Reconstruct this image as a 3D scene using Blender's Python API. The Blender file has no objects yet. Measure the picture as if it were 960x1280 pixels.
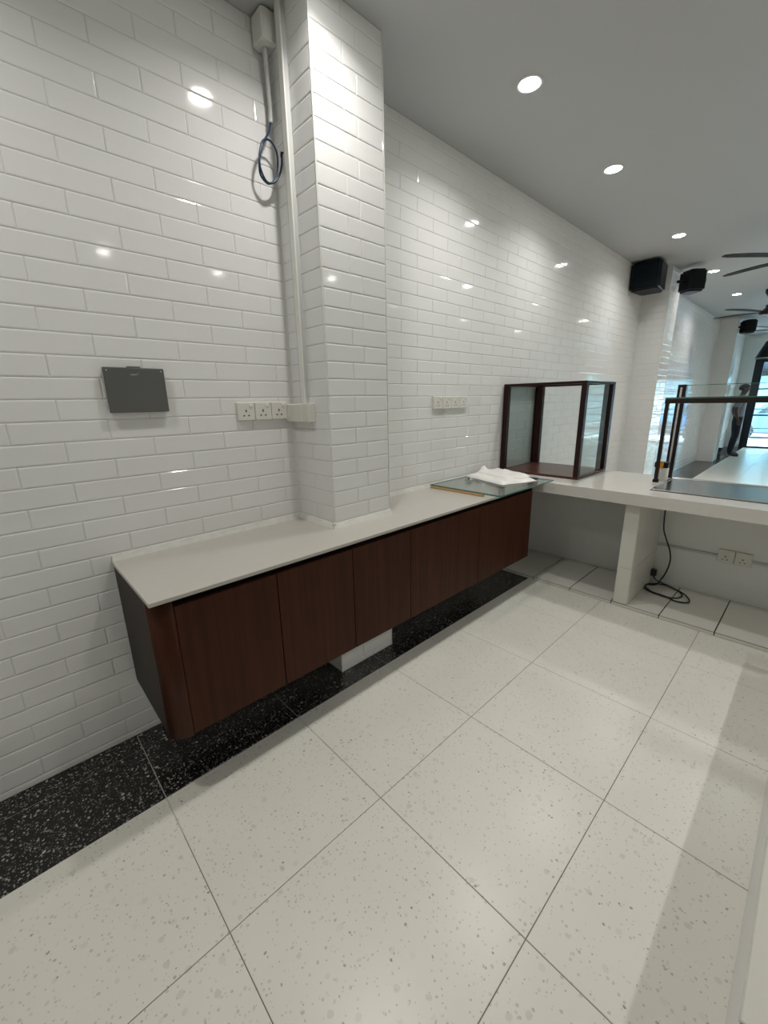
import bpy, bmesh, math, random
from mathutils import Vector, Matrix
random.seed(7)
PI = math.pi
S = bpy.context.scene
COL = S.collection

# ------------------------------------------------------------------ camera
def cam_basis(yaw, pitch, roll):
    ca, sa, cb, sb = math.cos(yaw), math.sin(yaw), math.cos(pitch), math.sin(pitch)
    f = Vector((ca*cb, sa*cb, sb)); r0 = Vector((sa, -ca, 0)); u0 = r0.cross(f)
    c, s = math.cos(roll), math.sin(roll)
    return r0*c + u0*s, u0*c - r0*s, f
CAMP = Vector((-0.2272, -1.9532, 1.4811))
r_, u_, f_ = cam_basis(0.8167, -0.2635, -0.0197)
cd = bpy.data.cameras.new('camera'); cam = bpy.data.objects.new('camera', cd); COL.objects.link(cam)
m3 = Matrix((r_, u_, -f_)).transposed()
cam.matrix_world = Matrix.Translation(CAMP) @ m3.to_4x4()
cd.sensor_fit = 'HORIZONTAL'; cd.sensor_width = 36.0; cd.lens = 512.32/960*36
cd.clip_start = 0.02; cd.clip_end = 200
S.camera = cam

# ------------------------------------------------------------------ world and exposure
LAMP_W = 6.4
W = bpy.data.worlds.new('sky'); S.world = W; W.use_nodes = True
bg = W.node_tree.nodes['Background']; bg.inputs[0].default_value = (0.66, 0.88, 1.0, 1); bg.inputs[1].default_value = 16.0
vs = S.view_settings
S.display_settings.display_device = 'sRGB'
vs.view_transform = 'Standard'; vs.look = 'None'; vs.gamma = 1.0; vs.exposure = 0.0; vs.use_curve_mapping = False

# ------------------------------------------------------------------ materials
MATS = {}
def mat(name, col, rough=0.5, metal=0.0, spec=0.5, noise=0.0, nscale=8.0, bump=0.0, bscale=40.0, emit=None, estr=0.0,
        trans=0.0, ior=1.5, coat=0.0):
    m = bpy.data.materials.new(name); m.use_nodes = True
    nt = m.node_tree; b = nt.nodes['Principled BSDF']
    b.inputs['Roughness'].default_value = rough; b.inputs['Metallic'].default_value = metal
    b.inputs['Specular IOR Level'].default_value = spec; b.inputs['IOR'].default_value = ior
    b.inputs['Transmission Weight'].default_value = trans; b.inputs['Coat Weight'].default_value = coat
    b.inputs['Base Color'].default_value = (*col, 1)
    if emit: b.inputs['Emission Color'].default_value = (*emit, 1); b.inputs['Emission Strength'].default_value = estr
    tc = nt.nodes.new('ShaderNodeTexCoord')
    if noise > 0:
        n = nt.nodes.new('ShaderNodeTexNoise'); n.inputs['Scale'].default_value = nscale; n.inputs['Detail'].default_value = 4
        nt.links.new(tc.outputs['Object'], n.inputs['Vector'])
        mx = nt.nodes.new('ShaderNodeMix'); mx.data_type = 'RGBA'
        mx.inputs['A'].default_value = (*[max(0, c*(1-noise)) for c in col], 1)
        mx.inputs['B'].default_value = (*[min(1, c*(1+noise)) for c in col], 1)
        nt.links.new(n.outputs['Fac'], mx.inputs['Factor']); nt.links.new(mx.outputs['Result'], b.inputs['Base Color'])
    if bump > 0:
        n2 = nt.nodes.new('ShaderNodeTexNoise'); n2.inputs['Scale'].default_value = bscale
        nt.links.new(tc.outputs['Object'], n2.inputs['Vector'])
        bp = nt.nodes.new('ShaderNodeBump'); bp.inputs['Strength'].default_value = bump; bp.inputs['Distance'].default_value = 0.002
        nt.links.new(n2.outputs['Fac'], bp.inputs['Height']); nt.links.new(bp.outputs['Normal'], b.inputs['Normal'])
    MATS[name] = m
    return m

def terrazzo(name, base, chips, rough, scale, thr, soft, aniso=(1, 1, 1), scale2=None):
    """plain binder with scattered chips: voronoi cells, a share of them coloured."""
    m = mat(name, base, rough)
    nt = m.node_tree; b = nt.nodes['Principled BSDF']; L = nt.links
    geo = nt.nodes.new('ShaderNodeNewGeometry')
    mp = nt.nodes.new('ShaderNodeMapping'); mp.inputs['Scale'].default_value = aniso
    L.new(geo.outputs['Position'], mp.inputs['Vector'])
    wn = nt.nodes.new('ShaderNodeTexNoise'); wn.inputs['Scale'].default_value = scale*0.9; wn.inputs['Detail'].default_value = 2
    L.new(mp.outputs['Vector'], wn.inputs['Vector'])
    ad = nt.nodes.new('ShaderNodeVectorMath'); ad.operation = 'MULTIPLY_ADD'
    ad.inputs[1].default_value = (0.012,)*3
    L.new(wn.outputs['Color'], ad.inputs[0]); L.new(mp.outputs['Vector'], ad.inputs[2])
    prev = None
    col = base
    mixin = None
    for k, (sc, share, rad, cc) in enumerate(chips):
        v = nt.nodes.new('ShaderNodeTexVoronoi'); v.inputs['Scale'].default_value = sc
        L.new(ad.outputs[0], v.inputs['Vector'])
        lt = nt.nodes.new('ShaderNodeMath'); lt.operation = 'LESS_THAN'; lt.inputs[1].default_value = rad
        L.new(v.outputs['Distance'], lt.inputs[0])
        sp = nt.nodes.new('ShaderNodeSeparateColor'); L.new(v.outputs['Color'], sp.inputs[0])
        l2 = nt.nodes.new('ShaderNodeMath'); l2.operation = 'LESS_THAN'; l2.inputs[1].default_value = share
        L.new(sp.outputs[0], l2.inputs[0])
        mu = nt.nodes.new('ShaderNodeMath'); mu.operation = 'MULTIPLY'; L.new(lt.outputs[0], mu.inputs[0]); L.new(l2.outputs[0], mu.inputs[1])
        m2 = nt.nodes.new('ShaderNodeMath'); m2.operation = 'MULTIPLY'; L.new(mu.outputs[0], m2.inputs[0])
        mr = nt.nodes.new('ShaderNodeMapRange'); mr.inputs['To Min'].default_value = 0.25; mr.inputs['To Max'].default_value = 0.92
        L.new(sp.outputs[1], mr.inputs['Value']); L.new(mr.outputs[0], m2.inputs[1])
        mx = nt.nodes.new('ShaderNodeMix'); mx.data_type = 'RGBA'
        if mixin: L.new(mixin, mx.inputs['A'])
        else: mx.inputs['A'].default_value = (*base, 1)
        mx.inputs['B'].default_value = (*cc, 1); L.new(m2.outputs[0], mx.inputs['Factor'])
        mixin = mx.outputs['Result']
    # broad faint tone drift of the binder
    n = nt.nodes.new('ShaderNodeTexNoise'); n.inputs['Scale'].default_value = 3.0; n.inputs['Detail'].default_value = 5
    L.new(geo.outputs['Position'], n.inputs['Vector'])
    mr2 = nt.nodes.new('ShaderNodeMapRange'); mr2.inputs['To Min'].default_value = 0.94; mr2.inputs['To Max'].default_value = 1.05
    L.new(n.outputs['Fac'], mr2.inputs['Value'])
    vm = nt.nodes.new('ShaderNodeVectorMath'); vm.operation = 'SCALE'
    L.new(mixin, vm.inputs[0]); L.new(mr2.outputs[0], vm.inputs['Scale'])
    L.new(vm.outputs[0], b.inputs['Base Color'])
    return m

def wood(name, c1, c2, rough=0.38, vertical=True, scale=26):
    m = mat(name, c1, rough); nt = m.node_tree; b = nt.nodes['Principled BSDF']; L = nt.links; b.inputs['Specular IOR Level'].default_value = 0.16
    geo = nt.nodes.new('ShaderNodeNewGeometry'); mp = nt.nodes.new('ShaderNodeMapping')
    mp.inputs['Scale'].default_value = (scale, scale, 0.9) if vertical else (scale, 1.2, scale)
    L.new(geo.outputs['Position'], mp.inputs['Vector'])
    n = nt.nodes.new('ShaderNodeTexNoise'); n.inputs['Scale'].default_value = 1.6; n.inputs['Detail'].default_value = 6; n.inputs['Roughness'].default_value = 0.62
    L.new(mp.outputs['Vector'], n.inputs['Vector'])
    cr = nt.nodes.new('ShaderNodeValToRGB')
    cr.color_ramp.elements[0].position = 0.33; cr.color_ramp.elements[0].color = (*c1, 1)
    cr.color_ramp.elements[1].position = 0.70; cr.color_ramp.elements[1].color = (*c2, 1)
    L.new(n.outputs['Fac'], cr.inputs[0]); L.new(cr.outputs[0], b.inputs['Base Color'])
    return m

TILE = mat('glazed_white_tile', (0.79, 0.79, 0.775), 0.07, noise=0.03, nscale=3, bump=0.05, bscale=14)
GROUT = mat('pale_grout', (0.72, 0.72, 0.70), 0.8, noise=0.06, nscale=20)
CAULK = mat('white_sealant', (0.74, 0.74, 0.69), 0.45, noise=0.10, nscale=30, bump=0.4, bscale=60)
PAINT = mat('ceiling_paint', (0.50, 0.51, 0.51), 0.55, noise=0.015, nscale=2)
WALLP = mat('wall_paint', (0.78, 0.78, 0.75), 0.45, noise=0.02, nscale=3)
FLOORT = terrazzo('cream_terrazzo', (0.755, 0.74, 0.67),
                  [(26, 0.34, 0.24, (0.62, 0.61, 0.545)), (60, 0.28, 0.25, (0.52, 0.51, 0.45)), (105, 0.24, 0.27, (0.44, 0.43, 0.375)), (70, 0.045, 0.28, (0.27, 0.26, 0.225))], 0.30, 40, 0, 0, (1.0, 1.0, 1))
BORDT = terrazzo('black_terrazzo', (0.012, 0.012, 0.012),
                 [(150, 0.55, 0.34, (0.26, 0.25, 0.225)), (85, 0.40, 0.34, (0.38, 0.365, 0.32)), (52, 0.12, 0.30, (0.46, 0.44, 0.39))], 0.22, 60, 0, 0)
FGROUT = mat('grey_floor_grout', (0.17, 0.165, 0.15), 0.9, noise=0.1, nscale=30)
LGROUT = mat('light_floor_grout', (0.42, 0.41, 0.37), 0.9)
PLT = mat('plain_cream_tile', (0.66, 0.65, 0.59), 0.22, noise=0.03, nscale=4)
DARKJ = mat('dark_joint', (0.035, 0.03, 0.025), 0.8)
WTOP = mat('greige_stone_worktop', (0.50, 0.475, 0.43), 0.30, noise=0.04, nscale=35)
CTOP = mat('counter_stone', (0.66, 0.64, 0.60), 0.12, noise=0.03, nscale=30)
CWALL = mat('counter_panel_paint', (0.78, 0.79, 0.765), 0.28, noise=0.03, nscale=3)
WOOD = wood('dark_walnut_veneer', (0.034, 0.0085, 0.0028), (0.064, 0.0185, 0.0065), 0.45)
SIDEL = mat('charcoal_laminate', (0.034, 0.026, 0.021), 0.55, spec=0.2, noise=0.06, nscale=40)
GAP = mat('shadow_gap_black', (0.008, 0.007, 0.006), 0.8)
CASEW = wood('mahogany_stain', (0.014, 0.006, 0.005), (0.034, 0.013, 0.011), 0.32, True, 30)
CASEB = wood('mahogany_board', (0.060, 0.026, 0.019), (0.105, 0.050, 0.038), 0.25, False, 22)
BRONZE = mat('dark_bronze_metal', (0.030, 0.022, 0.018), 0.30, metal=0.6, noise=0.05)
STEEL = mat('stainless_steel', (0.60, 0.61, 0.61), 0.20, metal=1.0, noise=0.08, nscale=12)
WPLAS = mat('white_plastic', (0.78, 0.77, 0.72), 0.35, noise=0.02)
CREAMP = mat('cream_plastic', (0.72, 0.71, 0.65), 0.35, noise=0.02)
HOLE = mat('socket_hole_black', (0.01, 0.01, 0.01), 0.7)
GREYP = mat('grey_metal_cover', (0.115, 0.118, 0.112), 0.38, metal=0.25, noise=0.04)
GREYM = mat('pale_grey_print', (0.36, 0.36, 0.35), 0.5)
BLACKP = mat('black_plastic', (0.004, 0.007, 0.010), 0.40, spec=0.2, noise=0.1)
BLACKG = mat('black_grille', (0.004, 0.009, 0.013), 0.6, spec=0.12, bump=0.4, bscale=300)
BLUEC = mat('navy_cable_rubber', (0.012, 0.035, 0.085), 0.35)
BLACKC = mat('black_cable_rubber', (0.008, 0.009, 0.010), 0.4)
TUBE = mat('grey_pvc', (0.55, 0.56, 0.55), 0.4, noise=0.03)
TIMBER = wood('pale_pine', (0.55, 0.30, 0.13), (0.66, 0.40, 0.20), 0.6, False, 30)
BAG = mat('thin_white_plastic', (0.82, 0.81, 0.78), 0.32, noise=0.03, bump=0.5, bscale=50)
ORANGE = mat('orange_plastic', (0.80, 0.33, 0.02), 0.4)
SILVER = mat('silver_ring', (0.75, 0.77, 0.78), 0.25, metal=0.7)
LAMP = mat('lamp_diffuser', (1, 1, 1), 0.5, emit=(1.0, 0.97, 0.925), estr=60)
RINGM = mat('white_lamp_ring', (0.85, 0.85, 0.83), 0.4)
DFRAME = mat('black_door_aluminium', (0.006, 0.012, 0.018), 0.4, metal=0.3)
def glass(name, tint, rough=0.0):
    m = bpy.data.materials.new(name); m.use_nodes = True; nt = m.node_tree; nt.nodes.clear(); L = nt.links
    out = nt.nodes.new('ShaderNodeOutputMaterial'); tr = nt.nodes.new('ShaderNodeBsdfTransparent'); gl = nt.nodes.new('ShaderNodeBsdfGlossy')
    tr.inputs[0].default_value = (*tint, 1); gl.inputs['Roughness'].default_value = rough
    lw = nt.nodes.new('ShaderNodeLayerWeight'); lw.inputs[0].default_value = 0.5
    pw = nt.nodes.new('ShaderNodeMath'); pw.operation = 'POWER'; pw.inputs[1].default_value = 5.0; L.new(lw.outputs['Facing'], pw.inputs[0])
    fr = nt.nodes.new('ShaderNodeMath'); fr.operation = 'MULTIPLY_ADD'; fr.inputs[1].default_value = 0.9; fr.inputs[2].default_value = 0.04; L.new(pw.outputs[0], fr.inputs[0])
    mx = nt.nodes.new('ShaderNodeMixShader'); L.new(fr.outputs[0], mx.inputs[0]); L.new(tr.outputs[0], mx.inputs[1]); L.new(gl.outputs[0], mx.inputs[2])
    ge = nt.nodes.new('ShaderNodeNewGeometry'); iv = nt.nodes.new('ShaderNodeMath'); iv.operation = 'SUBTRACT'; iv.inputs[0].default_value = 1.0; L.new(ge.outputs['Backfacing'], iv.inputs[1])
    ml = nt.nodes.new('ShaderNodeMath'); ml.operation = 'MULTIPLY'; L.new(fr.outputs[0], ml.inputs[0]); L.new(iv.outputs[0], ml.inputs[1]); L.new(ml.outputs[0], mx.inputs[0])
    L.new(mx.outputs[0], out.inputs['Surface'])
    return m
GLASS = glass('clear_pane_glass', (0.965, 0.98, 0.975))
GLASSG = glass('green_edge_glass', (0.965, 0.985, 0.978))
GLASSE = mat('glass_edge_green', (0.10, 0.22, 0.19), 0.15)
GLASSD = glass('dusty_pane_glass', (0.84, 0.87, 0.86), 0.05)

# ------------------------------------------------------------------ mesh helpers
def new_mesh(bm, m):
    me = bpy.data.meshes.new('mesh'); bm.to_mesh(me); bm.free()
    for k in (m if isinstance(m, (list, tuple)) else [m]): me.materials.append(k)
    return me
def obj(name, bm, m, parent=None, loc=None, smooth=False):
    me = bm if isinstance(bm, bpy.types.Mesh) else new_mesh(bm, m)
    o = bpy.data.objects.new(name, me); COL.objects.link(o)
    if parent: o.parent = parent
    if loc: o.location = loc
    if smooth:
        for p in me.polygons: p.use_smooth = True
    return o
def empty(name, loc=(0, 0, 0), rz=0):
    o = bpy.data.objects.new(name, None); COL.objects.link(o); o.location = loc; o.rotation_euler = (0, 0, rz)
    o.empty_display_size = 0.05
    return o
def tag(o, label, cat=None, group=None, kind=None):
    o['label'] = label
    if cat: o['category'] = cat
    if group: o['group'] = group
    if kind: o['kind'] = kind
    return o
def B(): return bmesh.new()
def box(bm, a, b, bev=0.0, seg=1, mi=0):
    """box from corner a to corner b"""
    x0, y0, z0 = [min(p, q) for p, q in zip(a, b)]; x1, y1, z1 = [max(p, q) for p, q in zip(a, b)]
    t = bmesh.new()
    v = [t.verts.new(p) for p in ((x0, y0, z0), (x1, y0, z0), (x1, y1, z0), (x0, y1, z0), (x0, y0, z1), (x1, y0, z1), (x1, y1, z1), (x0, y1, z1))]
    for f in ((3, 2, 1, 0), (4, 5, 6, 7), (0, 1, 5, 4), (1, 2, 6, 5), (2, 3, 7, 6), (3, 0, 4, 7)): t.faces.new([v[i] for i in f])
    if bev > 0: bmesh.ops.bevel(t, geom=list(t.edges), offset=bev, segments=seg, affect='EDGES', profile=0.5)
    for f in t.faces: f.material_index = mi
    join(bm, t)
    return bm
def join(bm, t, M=None):
    if M: t.transform(M)
    mp = {}
    for v in t.verts: mp[v] = bm.verts.new(v.co)
    for f in t.faces:
        try:
            g = bm.faces.new([mp[v] for v in f.verts]); g.material_index = f.material_index; g.smooth = f.smooth
        except ValueError: pass
    t.free()
def prism(bm, pts, z0, z1, axis='z', mi=0):
    """extrude a polygon (list of 2D points) along an axis"""
    def P(p, h): return (p[0], p[1], h) if axis == 'z' else ((p[0], h, p[1]) if axis == 'y' else (h, p[0], p[1]))
    a = [bm.verts.new(P(p, z0)) for p in pts]; b = [bm.verts.new(P(p, z1)) for p in pts]
    n = len(pts)
    fs = [bm.faces.new(a[::-1]), bm.faces.new(b)]
    for i in range(n): fs.append(bm.faces.new((a[i], a[(i+1) % n], b[(i+1) % n], b[i])))
    for f in fs: f.material_index = mi
    bmesh.ops.recalc_face_normals(bm, faces=fs)
    return bm
def lathe(bm, prof, c=(0, 0, 0), seg=32, M=None, mi=0):
    t = bmesh.new(); rings = []
    for r, z in prof:
        if r < 1e-6: rings.append([t.verts.new((0, 0, z))])
        else: rings.append([t.verts.new((r*math.cos(2*PI*k/seg), r*math.sin(2*PI*k/seg), z)) for k in range(seg)])
    for A, C in zip(rings, rings[1:]):
        for k in range(seg):
            k2 = (k+1) % seg
            vs_ = [A[0]] if len(A) == 1 else [A[k], A[k2]]
            ws = [C[0]] if len(C) == 1 else [C[k2], C[k]]
            if len(vs_)+len(ws) >= 3: f = t.faces.new(vs_+ws); f.smooth = True; f.material_index = mi
    bmesh.ops.recalc_face_normals(t, faces=list(t.faces))
    join(bm, t, (Matrix.Translation(c) @ M) if M else Matrix.Translation(c))
    return bm
def catmull(P, n=8):
    P = [Vector(p) for p in P]; out = []
    for i in range(len(P)-1):
        p0 = P[max(i-1, 0)]; p1 = P[i]; p2 = P[i+1]; p3 = P[min(i+2, len(P)-1)]
        for k in range(n):
            t = k/n
            out.append(0.5*((2*p1) + (p2-p0)*t + (2*p0-5*p1+4*p2-p3)*t*t + (-p0+3*p1-3*p2+p3)*t**3))
    out.append(P[-1]); return out
def tube(bm, path, r, seg=8, mi=0):
    path = [Vector(p) for p in path]; rings = []; up = Vector((0.13, 0.31, 0.94)).normalized()
    for i, p in enumerate(path):
        d = (path[min(i+1, len(path)-1)] - path[max(i-1, 0)]).normalized()
        s = d.cross(up)
        if s.length < 1e-3: s = d.cross(Vector((1, 0, 0)))
        s.normalize(); w = s.cross(d).normalized(); up = w
        rr = r[i] if isinstance(r, (list, tuple)) else r
        rings.append([bm.verts.new(p + (s*math.cos(2*PI*k/seg) + w*math.sin(2*PI*k/seg))*rr) for k in range(seg)])
    for A, C in zip(rings, rings[1:]):
        for k in range(seg):
            f = bm.faces.new((A[k], A[(k+1) % seg], C[(k+1) % seg], C[k])); f.smooth = True; f.material_index = mi
    bm.faces.new(rings[0][::-1]).material_index = mi; bm.faces.new(rings[-1]).material_index = mi
    return bm

# ------------------------------------------------------------------ measures of the place (metres)
CEIL = 3.044
XBACK, XEND = -1.5, 15.5           # wall behind the camera, street front
YR = -4.7                          # far right wall
PX = [(0.962, 1.358), (6.306, 6.76), (11.70, 12.15)]   # the three pillars on the left wall
PY = -0.316
ZS = 0.858                         # worktop height
CP, TP = 0.0778, 0.303             # tile course pitch, tile pitch
Z0 = 0.9655 - 12*CP                # first course joint above the floor
XC0, XC1 = 2.807, 3.66             # serving counter front and back
YB, Y2, FT = -0.435, -1.022, 0.603 # border edge, first floor joint, floor tile

# ------------------------------------------------------------------ ceiling, outer walls
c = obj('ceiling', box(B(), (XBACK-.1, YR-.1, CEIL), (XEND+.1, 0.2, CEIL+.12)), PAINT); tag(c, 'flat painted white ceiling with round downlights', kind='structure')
w = obj('wall_back', box(B(), (XBACK-.12, YR, 0), (XBACK, 0.2, CEIL)), WALLP); tag(w, 'plain white wall closing the near end of the room', kind='structure')
w = obj('wall_right', box(B(), (XBACK-.12, YR-.12, 0), (XEND+.12, YR, CEIL)), WALLP); tag(w, 'plain white wall on the far right side of the room', kind='structure')

# ------------------------------------------------------------------ tiled walls
GJ = 0.0016
_tm = {}
def tile_mesh(wd, h, m=TILE, depth=0.005, ch=0.0046, key=''):
    k = (round(wd, 4), round(h, 4), key, m.name)
    if k in _tm: return _tm[k]
    bm = B(); a, b_ = wd/2, h/2
    # front face pillowed by a two step chamfer, open at the back where it is bedded
    loops = []
    for (ix, y) in ((0, 0.0), (0, -depth+ch*0.50), (ch*0.35, -depth+ch*0.20), (ch*1.15, -depth)):
        loops.append([bm.verts.new(p) for p in ((-a+ix, y, -b_+ix), (a-ix, y, -b_+ix), (a-ix, y, b_-ix), (-a+ix, y, b_-ix))])
    for A, C in zip(loops, loops[1:]):
        for q in range(4): bm.faces.new((A[q], A[(q+1) % 4], C[(q+1) % 4], C[q]))
    bm.faces.new(loops[-1])
    _tm[k] = new_mesh(bm, m)
    return _tm[k]
def courses(z_lo, z_hi):
    """(z0, z1, index) of the tile courses between two heights; joints run at Z0 + n*CP"""
    out = []; n = int(math.floor((z_lo-Z0)/CP))
    while Z0+n*CP < z_hi-0.004:
        a, b_ = max(Z0+n*CP, z_lo), min(Z0+(n+1)*CP, z_hi)
        if b_-a > 0.012: out.append((a, b_, n))
        n += 1
    return out
def row_cuts(a, b_, off, pitch=TP):
    xs = [a]; n = math.ceil((a-off)/pitch + 1e-6)
    while off+n*pitch < b_-0.004:
        if off+n*pitch > a+0.004: xs.append(off+n*pitch)
        n += 1
    xs.append(b_); return xs
def face_tiles(a, b_, zlo, zhi, origin, rz, cuts):
    """list of (matrix, width, height) for a wall face; s runs along the face direction"""
    out = []
    R = Matrix.Rotation(rz, 4, 'Z')
    for (z0, z1, n) in courses(zlo, zhi):
        xs = cuts(n)
        for p, q in zip(xs, xs[1:]):
            wd, h = q-p-GJ, z1-z0-GJ
            if wd < 0.012 or h < 0.008: continue
            loc = Vector(origin) + R @ Vector(((p+q)/2, 0, 0)) + Vector((0, 0, (z0+z1)/2))
            M = Matrix.Translation(loc) @ R @ Matrix.Rotation(random.gauss(0, 0.0035), 4, 'X') @ Matrix.Rotation(random.gauss(0, 0.0022), 4, 'Z')
            out.append((M, wd, h))
    return out
def lay(parent, tiles, limit=300, visible=None, name='tile'):
    """individual tile objects for the ones that show largest, one joined stuff part for the rest"""
    def keyf(t):
        p = t[0].translation; d = (p-CAMP).length
        return (0 if (visible is None or visible(p)) else 1, d)
    tiles = sorted(tiles, key=keyf)
    for M, wd, h in tiles[:limit]:
        o = obj(name, tile_mesh(wd, h), TILE, parent); o.matrix_world = M
    rest = tiles[limit:]
    if rest:
        bm = B()
        for M, wd, h in rest:
            t = B(); t.from_mesh(tile_mesh(wd, h)); join(bm, t, M)
        o = obj(name + '_field', bm, TILE, parent); o['kind'] = 'stuff'
        o['label'] = 'white glazed tiles too far away or hidden to tell apart'
CO = lambda off: (lambda a, b_: (lambda n: row_cuts(a, b_, off[n % 2])))
# near bay (left of the pillar)
OFF = (-0.03, 0.1215)      # joint phase of even / odd courses
DT = 0.005
GD = 0.0031
w = obj('wall_left', box(B(), (XBACK, GD, 0), (PX[0][0]+.1, 0.2, CEIL)), GROUT)
tag(w, 'white glazed brick-tile wall bay with the grey cover plate', kind='structure')
lay(w, face_tiles(-1.0, PX[0][0], 0.0, CEIL, (0, DT, 0), 0, lambda n: row_cuts(-0.93, PX[0][0]-.001, OFF[n % 2])),
    visible=lambda p: p.x > -0.6+0.0)
# bay between first and second pillar
w = obj('wall_left', box(B(), (PX[0][1]-.1, GD, 0), (PX[1][0]+.1, 0.2, CEIL)), GROUT)
tag(w, 'white glazed brick-tile wall bay behind the glass case', kind='structure')
lay(w, face_tiles(0, 0, 0.0, CEIL, (0, DT, 0), 0, lambda n: row_cuts(PX[0][1]+.001, PX[1][0]-.001, OFF[n % 2])),
    visible=lambda p: p.x > 1.55 and p.z > 0.86)
# hall bays
for a, b_, lab in ((PX[1][1], PX[2][0], 'white tiled hall wall bay beyond the serving counter'), (PX[2][1], XEND, 'white wall bay beside the street door')):
    w = obj('wall_left', box(B(), (a-.1, GD, 0), (b_+(.1 if b_ < XEND else .12), 0.2, CEIL)), GROUT); tag(w, lab, kind='structure')
    lay(w, face_tiles(0, 0, 0.0, CEIL, (0, DT, 0), 0, lambda n: row_cuts(a+.001, b_-.001, OFF[n % 2])), limit=0)
# pillars
for i, (xa, xb) in enumerate(PX):
    p = obj('wall_pillar', box(B(), (xa+GD, PY+GD, 0), (xb-GD, 0.1, CEIL)), GROUT)
    tag(p, ['white tiled pillar rising through the dark cabinet worktop', 'white tiled pillar holding the two black speakers', 'white tiled pillar near the street door'][i], kind='structure')
    T = []
    # left face looks towards -x
    T += face_tiles(0, 0, 0, CEIL, (xa+DT, 0, 0), -PI/2, lambda n: [0.004, 0.163, -PY-.004] if n % 2 else [0.004, 0.088, -PY-.004])
    # front face looks towards -y
    c1, c2 = (1.125-.962, 1.198-.962)
    T += face_tiles(0, 0, 0, CEIL, (xa, PY+DT, 0), 0, lambda n: [0.004, (c2 if n % 2 else c1), xb-xa-.004])
    T += face_tiles(0, 0, 0, CEIL, (xb-DT, 0, 0), PI/2, lambda n: [PY+.004, PY+.16, -.004] if n % 2 else [PY+.004, PY+.22, -.004])
    lay(p, T, limit=300 if i == 0 else 0, visible=lambda q: q.x < 1.35)
    e = obj('corner_trim', prism(B(), [(xa-.006, .004), (xa-.006, -.0004), (xa-.0004, -.006), (xa+.004, -.006), (xa+.004, .004)], 0.001, CEIL-.001), CAULK, p)
    e = obj('corner_trim', prism(B(), [(xb+.006, .004), (xb-.004, .004), (xb-.004, -.006), (xb+.0004, -.006), (xb+.006, -.0004)], 0.001, CEIL-.001), CAULK, p)
    e = obj('corner_trim', box(B(), (xa-.0005, PY-.0005, 0), (xa+.004, PY+.004, CEIL)), CAULK, p)
    e = obj('corner_trim', box(B(), (xb-.004, PY-.0005, 0), (xb+.0005, PY+.004, CEIL)), CAULK, p)

# ------------------------------------------------------------------ floor
fl = obj('floor', box(B(), (XBACK, YR, -0.12), (XEND+.12, 0.15, -0.003)), FGROUT); tag(fl, 'floor of large cream terrazzo tiles with a black border', kind='structure')
_fm = {}
def slab_mesh(wx, wy, m, th=0.012, ch=0.0012, key=0):
    k = (round(wx, 4), round(wy, 4), m.name, round(th, 4), key)
    if k not in _fm:
        bm = B(); a, b_ = wx/2, wy/2; L_ = []
        for ix, z in ((0, -th), (0, -ch), (ch, 0)):
            L_.append([bm.verts.new(p) for p in ((-a+ix, -b_+ix, z), (a-ix, -b_+ix, z), (a-ix, b_-ix, z), (-a+ix, b_-ix, z))])
        for A, C in zip(L_, L_[1:]):
            for q in range(4): bm.faces.new((A[q], A[(q+1) % 4], C[(q+1) % 4], C[q]))
        bm.faces.new(L_[-1]); _fm[k] = new_mesh(bm, m)
    return _fm[k]
def slab(parent, name, x0, x1, y0, y1, z, m, gap=0.003, th=0.012):
    o = obj(name, slab_mesh(x1-x0-gap, y1-y0-gap, m, th), m, parent); o.location = ((x0+x1)/2, (y0+y1)/2, z); return o
ys = [YB, Y2] + [Y2-FT*k for k in range(1, 7)]
xs = [0.6*k for k in range(-3, 27)]
for x0 in xs:
    xa, xb = max(x0, XBACK), min(x0+0.6, XEND)
    if xb-xa < 0.05: continue
    for ya, yb in zip(ys, ys[1:]): slab(fl, 'floor_tile', xa, xb, max(yb, YR), ya, 0.0, FLOORT, gap=0.0022)
    slab(fl, 'border_tile', xa, xb, YB, -0.102, 0.0, BORDT, gap=0.0035)
    slab(fl, 'border_tile', xa, xb, -0.102, 0.004, 0.0, BORDT, gap=0.0025)
gj = obj('border_joint', box(B(), (XBACK, YB-.2, -.004), (XEND, 0.0, -.0024)), LGROUT, fl)

# ------------------------------------------------------------------ ledge at the right
lg = empty('tiled_ledge', (1.2, -2.3, 0)); tag(lg, 'low white tiled ledge along the right side of the cream floor', 'ledge')
def part(name, bm, m, root, smooth=False):
    """mesh built in world coordinates, parented to a root with only translation / rotation"""
    o = obj(name, bm, m, root, smooth=smooth)
    o.matrix_parent_inverse = Matrix.Identity(4)
    bpy_inv = (Matrix.Translation(root.location) @ root.rotation_euler.to_matrix().to_4x4()).inverted() if root.parent is None else Matrix.Identity(4)
    o.data.transform(bpy_inv)
    return o
YL, ZL = -2.042, 0.32
part('ledge_body', box(B(), (XBACK+.05, YL-.5, 0), (2.6, YL-.006, ZL-.008)), FGROUT, lg)
for k in range(-2, 5):
    xa, xb = max(XBACK+.05, k*0.6), min(2.6, k*0.6+.6)
    part('ledge_tile', box(B(), (xa+.0015, YL-.01, 0.001), (xb-.0015, YL, ZL-.002), .002), CWALL, lg)
    part('ledge_tile', box(B(), (xa+.0015, YL-.5, ZL-.012), (xb-.0015, YL+.001, ZL), .003), PLT, lg)

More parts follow.
